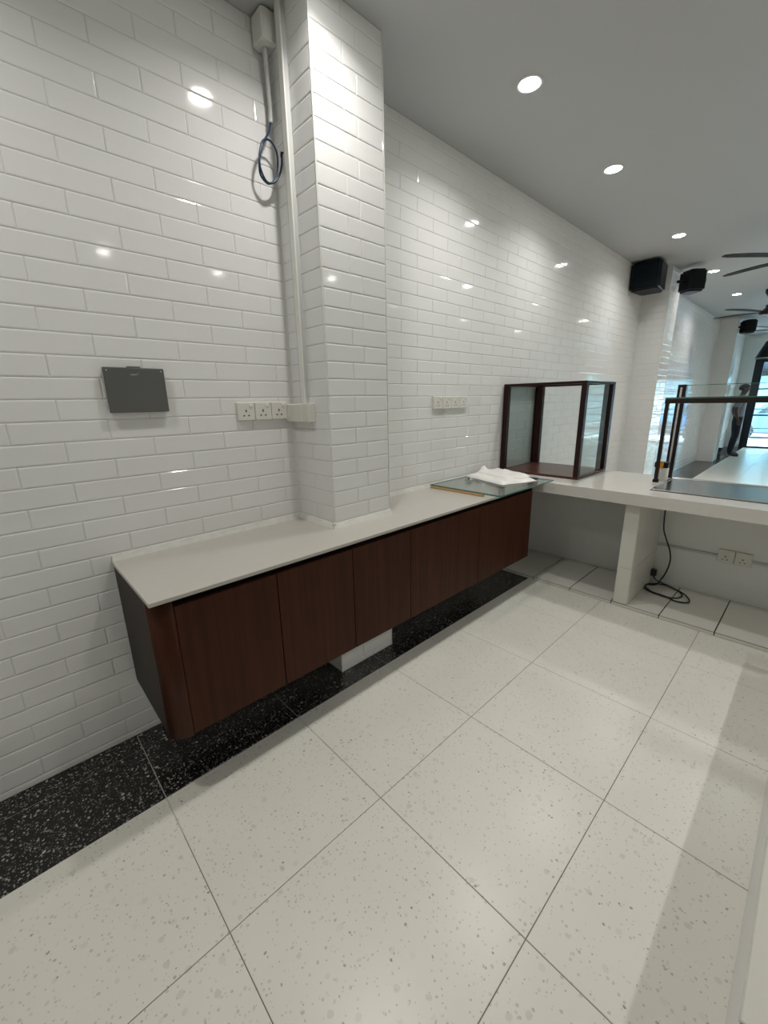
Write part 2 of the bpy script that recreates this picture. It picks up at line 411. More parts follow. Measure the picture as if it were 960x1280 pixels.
# ------------------------------------------------------------------ floating cabinet and its worktop
xL, xR, yF = 0.043, 2.66, -0.522
ZB = 0.285; ZD = 0.812
pxa, pxb = PX[0][0]-.001, PX[0][1]+.001
cab = empty('floating_cabinet', (1.35, -0.26, ZB)); tag(cab, 'long dark walnut cabinet floating above the black terrazzo border', 'cabinet')
bm = B()
yb_ = yF+.024
box(bm, (xL+.02, yb_, ZB), (pxa-.004, -.004, ZB+.018)); box(bm, (pxa-.004, yb_, ZB), (pxb+.004, PY-.006, ZB+.018)); box(bm, (pxb+.004, yb_, ZB), (xR-.018, -.004, ZB+.018))
box(bm, (xL+.02, -.02, ZB+.018), (pxa-.004, -.004, ZD+.01)); box(bm, (pxb+.004, -.02, ZB+.018), (xR-.018, -.004, ZD+.01))
part('carcass', bm, SIDEL, cab)
R_ = 0.072
prof = [(xL+R_ - R_*math.cos(t), yF+R_ - R_*math.sin(t)) for t in [PI/2*k/12 for k in range(13)]]
pts = prof + [(xL+R_, yF+.02)] + [(xL+R_-(R_-.02)*math.cos(t), yF+R_-(R_-.02)*math.sin(t)) for t in [PI/2*k/12 for k in range(11, -1, -1)]]
bm = prism(B(), pts, ZB-.006, ZS-.016)
for f in bm.faces:
    if abs(f.normal.z) < .5: f.smooth = True
o = part('curved_corner', bm, WOOD, cab)
part('side_panel', box(B(), (xL, yF+R_, ZB-.002), (xL+.018, -.003, ZS-.016), .001), SIDEL, cab)
part('end_panel', box(B(), (xR-.018, yF+.002, ZB), (xR, -.003, ZS-.016), .001), WOOD, cab)
part('grip_channel', box(B(), (xL+R_, yF+.045, ZD-.05), (xR-.018, yF+.065, ZS-.016)), GAP, cab)
dj = [xL+R_, 0.51, 0.908, 1.312, 1.975, xR]
for a, b_ in zip(dj, dj[1:]):
    d = part('door', box(B(), (a+.0018, yF, ZB), (b_-.0018, yF+.02, ZD), .0012), WOOD, cab)
wt = obj('cabinet_worktop', prism(B(), [(xL-.004, -.002), (xL-.004, -.540), (XC0-.001, -.540), (XC0-.001, -.002), (pxb, -.002), (pxb, PY-.002), (pxa, PY-.002), (pxa, -.002)], ZS-.015, ZS), WTOP)
wt.modifiers.new('edge', 'BEVEL').width = 0.0012
tag(wt, 'thin greige stone worktop over the dark walnut cabinet', 'worktop')
# sealant strips where the worktop meets the tiles
sl = obj('trim_1', B(), CAULK); bm = B()
def strip(bm, a, b_, nrm):
    a, b_ = Vector(a), Vector(b_); n = Vector(nrm); k = max(3, int((b_-a).length/.03)); A = []; 
    for i in range(k+1):
        p = a.lerp(b_, i/k); h = .027+random.uniform(-.004, .002); d = .004+random.uniform(0, .005)
        A.append([bm.verts.new(q) for q in (p+n*(d+.004), p+n*d+Vector((0, 0, h*.45)), p+n*.0015+Vector((0, 0, h)), p-n*.004+Vector((0, 0, h)), p-n*.004)])
    for P, Q in zip(A, A[1:]):
        for j in range(4): bm.faces.new((P[j], Q[j], Q[j+1], P[j+1]))
strip(bm, (xL, -.0005, ZS), (pxa, -.0005, ZS), (0, -1, 0)); strip(bm, (pxa-.0005, 0, ZS), (pxa-.0005, PY-.008, ZS), (-1, 0, 0))
strip(bm, (pxa-.008, PY-.001, ZS), (pxb+.004, PY-.001, ZS), (0, -1, 0)); strip(bm, (pxb, -.0005, ZS), (2.8, -.0005, ZS), (0, -1, 0))
bmesh.ops.recalc_face_normals(bm, faces=list(bm.faces)); bm.to_mesh(sl.data); bm.free()
tag(sl, 'rough white sealant line along the foot of the tiles', kind='structure')

# ------------------------------------------------------------------ serving counter
YCE = -2.75
ct = empty('serving_counter', (3.2, -1.3, 0)); tag(ct, 'long stone-topped serving counter on a tiled plinth', 'counter')
part('worktop', box(B(), (XC0, YCE, ZS-.083), (XC1, -.002, ZS), .003), CTOP, ct)
XPF, XPB, ZP = 2.869, 3.48, 0.027
part('back_panel', box(B(), (XPB, YCE, 0.001), (XC1-.02, -.002, ZS-.084)), CWALL, ct)
pl = part('plinth', box(B(), (XPF+.006, YCE, 0.001), (XPB, -.002, ZP-.006)), DARKJ, ct)
pj_ = [-.002, -.175] + [-.48-.305*k for k in range(0, 8)]
for a, b_ in zip(pj_, pj_[1:]):
    b_ = max(b_, YCE)
    if a-b_ < .02: continue
    o = obj('plinth_tile', box(B(), (XPF+.009, b_+.0035, ZP-.009), (XPB-.004, a-.003, ZP), .001), PLT, pl); o.data.transform(Matrix.Translation(ct.location).inverted())
    o = obj('plinth_edge_tile', box(B(), (XPF, b_+.003, 0.002), (XPF+.006, a-.003, ZP-.007), .001), PLT, pl); o.data.transform(Matrix.Translation(ct.location).inverted())
pc = part('support_pier', box(B(), (XPF+.008, -1.190+.006, ZP), (XPB, -1.105-.006, ZS-.084)), DARKJ, ct)
for za, zb in ((ZP+.001, 0.30), (0.30, ZS-.084)):
    for bx_ in (((XPF, -1.193, za+.001), (XPF+.009, -1.102, zb-.001)), ((XPF+.011, -1.196, za+.001), (XPB-.001, -1.187, zb-.001)), ((XPF+.011, -1.108, za+.001), (XPB-.001, -1.099, zb-.001))):
        o = obj('pier_tile', box(B(), *bx_, .0012), PLT, pc); o.data.transform(Matrix.Translation(ct.location).inverted())
cdt = obj('trunking', box(B(), (XPB-.016, YCE+.02, .335), (XPB-.0005, -1.2, .353), .002), TUBE); tag(cdt, 'slim grey cable trunking on the panel under the serving counter', 'trunking')

# sockets -----------------------------------------------------------
def socket_unit(root, cx, cz, wd, h, y, yaw=None, switch=True, plate=True):
    """three-pin outlet drawn in a local frame: x along the wall, y out of the wall negative"""
    pass
def socket_bank(name, label, group, loc, rz, n, wd, h, single=False, cord=False):
    t = empty(name, loc, rz); tag(t, label, 'socket', group)
    def P(nm, bm, m, par): return obj(nm, bm, m, par)
    tot = n*wd
    P('back_box', box(B(), (0, -.010, 0), (tot, 0.001, h), .002), CREAMP, t)
    for k in range(n):
        x = k*wd
        pl_ = P('face_plate', box(B(), (x+.0012, -.018, .0015), (x+wd-.0012, -.009, h-.0015), .003, 2), CREAMP, t)
        cx = x+wd*.47
        for dx, dz, a, b_ in ((0, .046, .0030, .0058), (-.0125, .024, .0042, .0030), (.0125, .024, .0042, .0030)):
            P('pin_hole', box(B(), (cx+dx-a, -.0186, dz-b_), (cx+dx+a, -.016, dz+b_)), HOLE, pl_)
        P('switch', box(B(), (x+wd*.66, -.0225, h*.72), (x+wd*.84, -.017, h*.90), .0025), WPLAS, pl_)
    if cord:
        P('cord_stub', tube(B(), [(.125, -.012, .004), (.126, -.016, -.012), (.127, -.014, -.034)], .004, 8), TUBE, t)
    return t
socket_bank('socket_bank', 'triple cream wall socket right of the grey cover plate', None, (0.650, 0, 1.403), 0, 3, .0885, .087)
socket_bank('socket_bank', 'cream bank of four wall sockets behind the glass sheets', None, (2.096, 0, 1.420), 0, 4, .102, .090, cord=True)
for k in range(2):
    socket_bank('wall_socket', ['single cream socket under the counter on the side of the coiled cable', 'single cream socket under the counter on the side away from the coiled cable'][k], 'sockets under the serving counter', (XPB, -1.578-.098*k, .303), -PI/2, 1, .095, .097)

# ------------------------------------------------------------------ grey cover plate
gp = empty('cover_plate', (0.238, 0, 1.542)); tag(gp, 'dark grey metal cover plate screwed to the white tiles', 'cover plate')
part('backing', box(B(), (.136, -.012, 1.462), (.342, .001, 1.624), .001), GREYP, gp)
lid = part('lid', box(B(), (.130, -.026, 1.457), (.346, -.012, 1.629), .003, 2), GREYP, gp)
part('hinge', box(B(), (.215, -.024, 1.627), (.262, -.010, 1.634), .001), GREYP, gp)
part('catch', box(B(), (.127, -.024, 1.572), (.131, -.014, 1.600), .001), GREYM, gp)
part('catch', box(B(), (.127, -.024, 1.470), (.131, -.014, 1.486), .001), GREYM, gp)
bm = B(); box(bm, (.222, -.0265, 1.6005), (.243, -.0255, 1.6045)); box(bm, (.247, -.0265, 1.604), (.249, -.0255, 1.610)); box(bm, (.2435, -.0265, 1.6025), (.2475, -.0255, 1.6045))
part('maker_mark', bm, GREYM, gp)
for sx, sz in ((.142, 1.617), (.334, 1.617)):
    part('screw', lathe(B(), [(0, .0015), (.003, .001), (.0035, 0)], (sx, -.026, sz), 10, Matrix.Rotation(PI/2, 4, 'X')), GREYM, gp)

# ------------------------------------------------------------------ trunking, junction boxes, tube, blue cable on the pillar
xw = PX[0][0]
t = empty('cable_trunk', (xw, -.135, 1.48)); tag(t, 'tall narrow white cable trunk on the pillar side', 'trunking')
part('channel', box(B(), (xw-.020, -.158, 1.478), (xw+.001, -.112, CEIL-.002), .001), TUBE, t)
part('cover', box(B(), (xw-.027, -.161, 1.478), (xw-.020, -.128, CEIL-.002), .0012), WPLAS, t)
t = empty('trunk_joint', (xw, -.1, 1.39)); tag(t, 'white plastic trunk joint box beside the triple socket', 'junction box')
part('body', box(B(), (xw-.044, -.205, 1.389), (xw+.001, -.001, 1.478), .002), CREAMP, t)
part('cap', box(B(), (xw-.049, -.158, 1.391), (xw-.043, -.070, 1.476), .001), CREAMP, t)
part('cap', box(B(), (xw-.047, -.066, 1.391), (xw-.043, -.003, 1.476), .001), CREAMP, t)
part('side_stub', box(B(), (.9155, -.014, 1.432), (xw-.044, .001, 1.470), .001), TUBE, t)
t = empty('junction_box', (xw-.03, -.05, 2.95)); tag(t, 'white square junction box under the ceiling beside the pillar', 'junction box')
part('body', box(B(), (xw-.060, -.092, 2.930), (xw+.001, -.006, 3.036), .003), WPLAS, t)
part('lid', box(B(), (xw-.068, -.090, 2.932), (xw-.059, -.008, 3.034), .003), WPLAS, t)
tb = obj('conduit_tube', tube(B(), catmull([(xw-.034, -.044, 2.932), (xw-.030, -.040, 2.86), (xw-.022, -.032, 2.78), (xw-.020, -.032, 2.72), (xw-.026, -.036, 2.672)], 6), .011, 12), TUBE)
tag(tb, 'short grey flexible tube hanging from the square junction box', 'conduit')
lp = [(xw-.026, -.036, 2.678), (xw-.045, -.045, 2.635), (xw-.085, -.060, 2.575), (xw-.108, -.060, 2.52), (xw-.112, -.055, 2.47), (xw-.100, -.05, 2.445), (xw-.070, -.05, 2.43),
      (xw-.035, -.052, 2.455), (xw-.018, -.052, 2.51), (xw-.020, -.054, 2.565), (xw-.050, -.056, 2.595), (xw-.088, -.062, 2.580), (xw-.110, -.066, 2.53), (xw-.112, -.064, 2.475), (xw-.085, -.060, 2.432), (xw-.050, -.060, 2.436), (xw-.020, -.062, 2.47), (xw-.004, -.064, 2.515), (xw-.003, -.068, 2.550)]
bc = empty('looped_cable', (xw-.06, -.05, 2.43)); tag(bc, 'navy blue cable looped below the grey tube', 'cable')
part('cable', tube(B(), catmull(lp, 6), .0042, 8), BLUEC, bc)
part('connector', tube(B(), [(xw-.004, -.067, 2.545), (xw-.003, -.069, 2.562), (xw+.000, -.078, 2.556)], .0055, 8), BLACKC, bc)

# ------------------------------------------------------------------ glass sheets, pine strip, plastic bag
st = obj('pine_strip', box(B(), (2.058, -.475, ZS), (2.082, -.025, ZS+.013), .001), TIMBER); tag(st, 'thin pale pine strip lying on the worktop under the glass', 'timber strip')
st = obj('pine_strip', box(B(), (2.69, -.50, ZS), (2.714, -.05, ZS+.013), .001), TIMBER); tag(st, 'pale pine strip under the glass sheets next to the serving counter', 'timber strip')
for k, (dx, dy, lab) in enumerate(((0.012, 0.004, 'lower of two loose green-edged glass sheets on the worktop'), (-.004, -.012, 'upper loose green-edged glass sheet carrying the plastic bag'))):
    z = ZS+.0135+k*.0085
    t = empty('glass_sheet', (2.42, -.3, z)); tag(t, lab, 'glass sheet')
    a, b_ = Vector((2.062+dx, -.018+dy, z)), Vector((2.79+dx, -.605+dy, z+.006))
    part('pane', box(B(), a, b_), GLASSG, t)
    e = .0022
    bm = B(); box(bm, (a.x-e, b_.y-e, z), (a.x, a.y, z+.006)); box(bm, (b_.x, b_.y-e, z), (b_.x+e, a.y, z+.006)); box(bm, (a.x, b_.y-e, z), (b_.x, b_.y, z+.006)); box(bm, (a.x, a.y-e*.5, z), (b_.x, a.y, z+.006))
    part('ground_edge', bm, GLASSE, t)
ZG = ZS+.0135+.0085+.006
# plastic bag: crumpled folded sheet, a stack of two uneven layers
def crumple(bm, cx, cy, rz, wx, wy, z0, h, seed, nx=26, ny=18, peaks=()):
    rd = random.Random(seed); waves = [(rd.uniform(6, 34), rd.uniform(0, 2*PI), rd.uniform(0, 6.3), rd.uniform(.1, .35)) for _ in range(7)]
    c, s = math.cos(rz), math.sin(rz)
    def H(u, v):
        e = min(1, min(u, 1-u)*9)*min(1, min(v, 1-v)*9); e = e**.5
        x, y = (u-.5)*wx, (v-.5)*wy
        q = sum(a*math.sin(f*(x*math.cos(d)+y*math.sin(d))*3+p) for f, d, p, a in waves)
        z = h*e*(.72+.22*abs(q))
        for (pu, pv, ph, pr) in peaks:
            z += ph*math.exp(-(((u-pu)**2+(v-pv)**2)/pr**2))*e
        return z
    G = [[None]*(ny+1) for _ in range(nx+1)]; G2 = [[None]*(ny+1) for _ in range(nx+1)]
    for i in range(nx+1):
        for j in range(ny+1):
            u, v = i/nx, j/ny
            wob = .008*math.sin(9*u+3*v+seed)+.006*math.sin(17*v-4*u)
            x, y = (u-.5)*wx*(1+wob*2), (v-.5)*wy*(1+wob*3)
            X_, Y_ = cx+c*x-s*y, cy+s*x+c*y
            G[i][j] = bm.verts.new((X_, Y_, z0+.0015+H(u, v))); G2[i][j] = bm.verts.new((X_, Y_, z0))
    for i in range(nx):
        for j in range(ny):
            bm.faces.new((G[i][j], G[i+1][j], G[i+1][j+1], G[i][j+1])); bm.faces.new((G2[i][j], G2[i][j+1], G2[i+1][j+1], G2[i+1][j]))
    for i in range(nx):
        bm.faces.new((G[i][0], G2[i][0], G2[i+1][0], G[i+1][0])); bm.faces.new((G[i][ny], G[i+1][ny], G2[i+1][ny], G2[i][ny]))
    for j in range(ny):
        bm.faces.new((G[0][j], G[0][j+1], G2[0][j+1], G2[0][j])); bm.faces.new((G[nx][j], G2[nx][j], G2[nx][j+1], G[nx][j+1]))
bgm = empty('plastic_bag', (2.58, -.29, ZG)); tag(bgm, 'crumpled folded white plastic bag on the glass sheets', 'bag')
bm = B(); crumple(bm, 2.585, -.285, math.radians(-18), .33, .44, ZG, .030, 3); part('lower_fold', bm, BAG, bgm)
bm = B(); crumple(bm, 2.625, -.275, math.radians(-14), .24, .37, ZG+.024, .026, 8, peaks=((.3, .94, .045, .10), (.45, .42, .014, .12), (.8, .6, .012, .1))); part('upper_fold', bm, BAG, bgm)
bmw = empty('glass_clamp', (2.36, -.14, ZG)); tag(bmw, 'small dark metal clamp lying on the glass sheet beside the bag', 'clamp')
part('jaw', box(B(), (2.34, -.175, ZG), (2.385, -.125, ZG+.008), .002), STEEL, bmw)
part('jaw', box(B(), (2.345, -.168, ZG+.014), (2.38, -.130, ZG+.020), .002), STEEL, bmw)
part('screw', lathe(B(), [(.006, 0), (.006, .026), (0, .026)], (2.362, -.15, ZG), 12), BRONZE, bmw)

# ------------------------------------------------------------------ mahogany glass case on the counter
cx0, cx1, cyl, cyr, cz0, cz1 = 3.035, 3.640, -.008, -.692, ZS, 1.602
ca_ = empty('display_case', (3.34, -.35, ZS)); tag(ca_, 'open mahogany display case with glass sides on the counter', 'display case')
part('base_board', box(B(), (cx0, cyr, cz0), (cx1, cyl, cz0+.018), .002), CASEB, ca_)
for (xa, xb, ya, yb2) in ((cx0, cx0+.045, cyl-.042, cyl), (cx0, cx0+.045, cyr, cyr+.038), (cx1-.045, cx1, cyl-.075, cyl), (cx1-.055, cx1, cyr, cyr+.070)):
    part('post', box(B(), (xa, ya, cz0+.018), (xb, yb2, cz1-.020), .002), CASEW, ca_)
part('top_rail', box(B(), (cx0, cyr, cz1-.020), (cx0+.045, cyl, cz1), .002), CASEW, ca_)
part('top_rail', box(B(), (cx1-.045, cyr, cz1-.020), (cx1, cyl, cz1), .002), CASEW, ca_)
part('top_rail', box(B(), (cx0+.045, cyl-.040, cz1-.020), (cx1-.045, cyl, cz1), .002), CASEW, ca_)
part('top_rail', box(B(), (cx0+.045, cyr, cz1-.020), (cx1-.045, cyr+.038, cz1), .002), CASEW, ca_)
part('side_pane', box(B(), (cx0+.043, cyl-.022, cz0+.018), (cx1-.043, cyl-.016, cz1-.018)), GLASSD, ca_)
part('side_pane', box(B(), (cx0+.043, cyr+.016, cz0+.018), (cx1-.053, cyr+.022, cz1-.018)), GLASSD, ca_)
part('back_pane', box(B(), (cx1-.028, cyr+.068, cz0+.018), (cx1-.023, cyl-.073, cz1-.018)), GLASS, ca_)

# ------------------------------------------------------------------ steel tray, sneeze guard and bottle
tr = empty('steel_tray', (3.27, -1.9, ZS)); tag(tr, 'polished stainless steel tray set into the serving counter', 'tray')
tx0, tx1, ty0, ty1 = 2.995, 3.56, -2.56, -1.205
part('pan', box(B(), (tx0+.012, ty0+.012, ZS), (tx1-.012, ty1-.012, ZS+.006)), STEEL, tr)
bm = B()
for a, b_ in (((tx0, ty0), (tx0+.013, ty1)), ((tx1-.013, ty0), (tx1, ty1)), ((tx0+.013, ty0), (tx1-.013, ty0+.013)), ((tx0+.013, ty1-.013), (tx1-.013, ty1))):
    box(bm, (*a, ZS), (*b_, ZS+.010), .002)
part('rim', bm, STEEL, tr)
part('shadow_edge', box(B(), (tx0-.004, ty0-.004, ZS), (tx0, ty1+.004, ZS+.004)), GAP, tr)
sg = empty('sneeze_guard', (3.4, -1.9, ZS)); tag(sg, 'dark bronze framed glass food guard on the serving counter', 'food guard')
gx = 3.338
def P2(nm, a, b_, m, bev=.002): return part(nm, box(B(), a, b_, bev), m, sg)
P2('front_post', (gx-.013, -1.160, ZS), (gx+.013, -1.136, 1.428), BRONZE)
P2('foot', (gx-.018, -1.165, ZS), (gx+.018, -1.131, ZS+.022), BLACKP)
P2('front_rail', (gx-.016, -2.62, 1.428), (gx+.016, -1.133, 1.462), BRONZE)
P2('front_post', (gx-.013, -2.62, ZS), (gx+.013, -2.596, 1.428), BRONZE)
P2('back_post', (3.585, -1.196, ZS), (3.630, -1.142, 1.560), BRONZE)
P2('post_strip', (3.580, -1.172, ZS+.02), (3.586, -1.160, 1.540), SILVER, .001)
P2('back_post', (3.585, -2.64, ZS), (3.630, -2.59, 1.560), BRONZE)
P2('shelf_pane', (gx+.005, -2.60, 1.462), (3.60, -1.13, 1.470), GLASS, 0)
P2('shelf_edge', (gx+.001, -2.60, 1.462), (gx+.005, -1.13, 1.470), GLASSE, 0)
P2('back_pane', (3.604, -2.59, 1.470), (3.611, -1.196, 1.552), GLASS, 0)
P2('pane_edge', (3.604, -2.59, 1.552), (3.611, -1.196, 1.556), GLASSE, 0)
bt = empty('glue_container', (3.44, -1.168, ZS)); tag(bt, 'small white container with black lid and orange label behind the guard post', 'container')
part('body', box(B(), (3.405, -1.196, ZS), (3.465, -1.118, ZS+.098), .006, 2), WPLAS, bt)
part('lid', box(B(), (3.405, -1.198, ZS+.098), (3.467, -1.110, ZS+.140), .005, 2), BLACKP, bt)
part('label_band', box(B(), (3.402, -1.168, ZS+.100), (3.406, -1.136, ZS+.142)), ORANGE, bt)

# ------------------------------------------------------------------ black power cable under the counter
cz = ZP+.006
ctr = Vector((3.30, -1.33, cz))
def at(dx, dy, dz=0): return (ctr.x+dx, ctr.y+dy, cz+dz)
path = [(3.40, -1.222, ZS-.085), (3.40, -1.226, .66), (3.40, -1.236, .50), (3.40, -1.262, .42), (3.395, -1.300, .33), (3.385, -1.315, .25), (3.375, -1.300, .15), (3.36, -1.265, .06), at(.06, .09, .004),
        at(.03, .14), at(-.05, .12), at(-.10, .03), at(-.09, -.07), at(-.01, -.11), at(.08, -.07), at(.11, .02, .006), at(.07, .10, .008), at(-.01, .13, .010), at(-.09, .07, .008), at(-.11, -.03, .006), at(-.14, -.10, .004), at(-.09, -.17, .003),
        at(.02, -.12, .008), at(.09, .0, .014), at(.11, .09, .03), at(.13, .12, .06)]
pcab = empty('power_cable', (3.30, -1.33, ZP)); tag(pcab, 'black power cable coiled on the plinth under the serving counter', 'cable')
part('cord', tube(B(), catmull(path, 7), .0052, 8), BLACKC, pcab)
part('plug', box(B(), (3.405, -1.232, ZP+.06), (3.452, -1.188, ZP+.115), .008, 2), BLACKC, pcab)
bm = B()
for dy, dz in ((-.022, .10), (-.010, .08), (-.033, .08)): box(bm, (3.395, -1.190+dy-.002, ZP+dz-.003), (3.406, -1.190+dy+.002, ZP+dz+.003))
part('pin', bm, STEEL, pcab)

# ------------------------------------------------------------------ downlights
def downlight(x, y, label, watts=LAMP_W, group='ceiling downlights'):
    t = empty('downlight', (x, y, CEIL)); tag(t, label, 'downlight', group)
    obj('trim_ring', lathe(B(), [(.054, .001), (.064, .001), (.066, -.003), (.060, -.007), (.053, -.005), (.052, .000)], seg=32), RINGM, t)
    obj('diffuser', lathe(B(), [(.053, -.0035), (0, -.0035)], seg=32), LAMP, t)
    ld = bpy.data.lights.new('downlight_lamp', 'AREA'); ld.shape = 'DISK'; ld.size = 0.10; ld.energy = watts; ld.color = (1.0, 0.97, 0.925)
    ld.spread = math.radians(142)
    l = bpy.data.objects.new('lamp', ld); COL.objects.link(l); l.parent = t; l.location = (0, 0, -.012)
    return t
for x, lab in ((-0.55, 'round downlight over the near end of the tiled wall'), (0.909, 'round downlight over the cabinet beside the first pillar'), (2.132, 'round downlight over the cabinet just past the first pillar'),
               (3.345, 'round downlight above the mahogany display case'), (5.21, 'round downlight in front of the large corner loudspeaker'),
               (7.04, 'round downlight next to the silver-ringed loudspeaker on the second pillar'), (8.95, 'round downlight near the second ceiling fan')):
    downlight(x, -0.598, lab, group='downlight row along the tiled wall')
for x in (5.15, 7.25, 9.3): downlight(x, -1.95, 'round white downlight in the middle ceiling row', group='middle downlight row')
for x in (0.984, 2.178, 3.40, 5.24, 7.27, 9.3): downlight(x, -3.48, 'round white downlight in the row along the far right side', group='right downlight row')

# ------------------------------------------------------------------ loudspeakers
def speaker(loc, rz, tilt, wd, dp, h, label, ring=False):
    t = empty('loudspeaker', loc, rz); t.rotation_euler = (tilt, 0, rz); tag(t, label, 'speaker')
    # local: front looks to -y ; body tapers to the back, rounded verticals
    pts = [(-wd/2, -dp/2+.03), (-wd/2+.03, -dp/2), (wd/2-.03, -dp/2), (wd/2, -dp/2+.03), (wd/2*.86, dp/2-.04), (wd/2*.62, dp/2), (-wd/2*.62, dp/2), (-wd/2*.86, dp/2-.04)]
    bm = prism(B(), pts, -h/2, h/2); bmesh.ops.bevel(bm, geom=[e for e in bm.edges if abs(e.verts[0].co.z-e.verts[1].co.z) < 1e-5], offset=.022, segments=3, affect='EDGES')
    obj('cabinet', bm, BLACKP, t)
    bm = box(B(), (-wd/2+.035, -dp/2-.008, -h/2+.03), (wd/2-.035, -dp/2+.006, h/2-.03), .010, 2); obj('grille', bm, BLACKG, t)
    bm = tube(B(), [(0, dp/2-.02, 0), (0, dp/2+.04, 0), (0, dp/2+.085, .0)], .018, 10); obj('bracket', bm, BLACKP, t)
    if ring:
        obj('front_ring', lathe(B(), [(.055, .0), (.085, .0), (.085, .012), (.055, .012)], (0, -dp/2-.006, .0), 28, Matrix.Rotation(PI/2, 4, 'X')), SILVER, t)
    return t
speaker((5.94, -.172, 2.865), -PI/2, 0, .325, .37, .31, 'large black loudspeaker in the corner beside the second tiled pillar')
speaker((6.50, -.490, 2.850), math.radians(52), 0.0, .25, .21, .25, 'smaller black loudspeaker with silver ring on the second tiled pillar', True)
speaker((11.85, -.46, 2.86), math.radians(40), 0.0, .26, .21, .26, 'black loudspeaker on the tiled pillar near the street door', True)

# ------------------------------------------------------------------ ceiling fans
def fan(x, y, a0, label, hz=2.72, R=.74, nb=5):
    t = empty('ceiling_fan', (x, y, hz)); tag(t, label, 'fan', 'black ceiling fans in the hall')
    d = CEIL-hz
    obj('canopy', lathe(B(), [(.0, d), (.075, d), (.072, d-.05), (.03, d-.11), (.014, d-.115), (.0, d-.115)], seg=24), BLACKP, t)
    obj('rod', tube(B(), [(0, 0, d-.11), (0, 0, .05)], .013, 10), BLACKP, t)
    obj('motor', lathe(B(), [(0, .10), (.035, .10), (.04, .05), (.10, .035), (.12, .0), (.10, -.03), (.04, -.04), (0, -.04)], seg=28), BLACKP, t)
    obj('light_cap', lathe(B(), [(.05, -.036), (.06, -.05), (.03, -.062), (0, -.064)], seg=24), SILVER, t)
    for k in range(nb):
        an = a0+2*PI*k/nb
        bm = B(); n = 10; A = []
        for i in range(n+1):
            s = i/n; r = .10+(R-.10)*s; hw = .022+.020*math.sin(min(1, s*1.15)*PI*.75); 
            if i == n: hw *= .55
            zc = .012*math.sin(s*PI)+.02*s*s; tw = .14*(1-.5*s)
            A.append([bm.verts.new((r, o_*hw*math.cos(tw), zc+o_*hw*math.sin(tw)+dz)) for o_, dz in ((-1, 0), (1, 0), (1, .006), (-1, .006))])
        for P, Q in zip(A, A[1:]):
            for j in range(4): bm.faces.new((P[j], Q[j], Q[(j+1) % 4], P[(j+1) % 4]))
        bm.faces.new(A[0][::-1]); bm.faces.new(A[-1]); bmesh.ops.recalc_face_normals(bm, faces=list(bm.faces))
        o = obj('blade', bm, BLACKP, t); o.rotation_euler = (0, 0, an)
fan(5.53, -1.56, math.radians(61.5), 'black ceiling fan closest to the serving counter', 2.70)
fan(8.95, -1.02, math.radians(72), 'second black ceiling fan along the hall', 2.72)
fan(12.3, -.98, math.radians(80), 'black ceiling fan before the street door', 2.80)
fan(14.3, -1.35, math.radians(66), 'farthest black ceiling fan by the street front', 2.80)

# ------------------------------------------------------------------ pendant by the door, bin
pd = empty('pendant_lamp', (13.6, -.72, 2.30)); tag(pd, 'black conical pendant lamp hanging before the street door', 'lamp')
part('shade', lathe(B(), [(.05, .40), (.09, .38), (.24, .0), (.235, .0), (.085, .37), (.05, .385)], (13.6, -.72, 2.30), 32), BLACKP, pd, )
part('rim', lathe(B(), [(.232, .0), (.244, .0), (.244, .02), (.232, .02)], (13.6, -.72, 2.295), 32), SILVER, pd)
part('cord', tube(B(), [(13.6, -.72, 2.68), (13.6, -.72, CEIL)], .008, 8), BLACKC, pd)
bn = empty('waste_bin', (12.75, -.22, 0)); tag(bn, 'small black waste bin against the wall behind the person', 'bin')
part('body', lathe(B(), [(0, 0), (.085, 0), (.105, .20), (.098, .20), (.08, .01), (0, .01)], (12.75, -.22, 0), 24), BLACKP, bn)
part('rim', lathe(B(), [(.098, .195), (.111, .195), (.111, .212), (.098, .212)], (12.75, -.22, 0), 24), BLACKP, bn)

# ------------------------------------------------------------------ street front
DY0, DY1, DZ = -.33, -4.3, 2.44
bm = B(); box(bm, (XEND, DY0, 0), (XEND+.12, 0.2, CEIL)); box(bm, (XEND, YR, 0), (XEND+.12, DY1, CEIL)); box(bm, (XEND, DY1, DZ), (XEND+.12, DY0, CEIL))
w = obj('wall_front', bm, WALLP); tag(w, 'white street wall around the wide glass door front', kind='structure')
dr = obj('door_1', B(), DFRAME); bm = B()
box(bm, (XEND-.02, DY0-.17, 0), (XEND+.10, DY0+.01, DZ)); box(bm, (XEND-.02, DY1, 0), (XEND+.10, DY1+.17, DZ))
box(bm, (XEND-.02, DY1+.17, DZ-.12), (XEND+.10, DY0-.17, DZ)); box(bm, (XEND-.02, DY1+.17, .001), (XEND+.10, DY0-.17, .045))
for y in (-1.02, -2.0, -3.0): box(bm, (XEND+.0, y-.05, .045), (XEND+.08, y+.05, DZ-.12))
bm.to_mesh(dr.data); bm.free(); tag(dr, 'black aluminium framed glass street door', kind='structure')
yy = [DY0-.17, -1.02, -2.0, -3.0, DY1+.17]
for a, b_ in zip(yy, yy[1:]):
    obj('pane', box(B(), (XEND+.035, b_, .045), (XEND+.045, a, DZ-.12)), GLASS, dr)
    obj('glazing_bar', box(B(), (XEND+.02, b_, 1.60), (XEND+.06, a, 1.635)), DFRAME, dr)
    obj('glazing_bar', box(B(), (XEND+.02, b_, .885), (XEND+.06, a, .93)), DFRAME, dr)

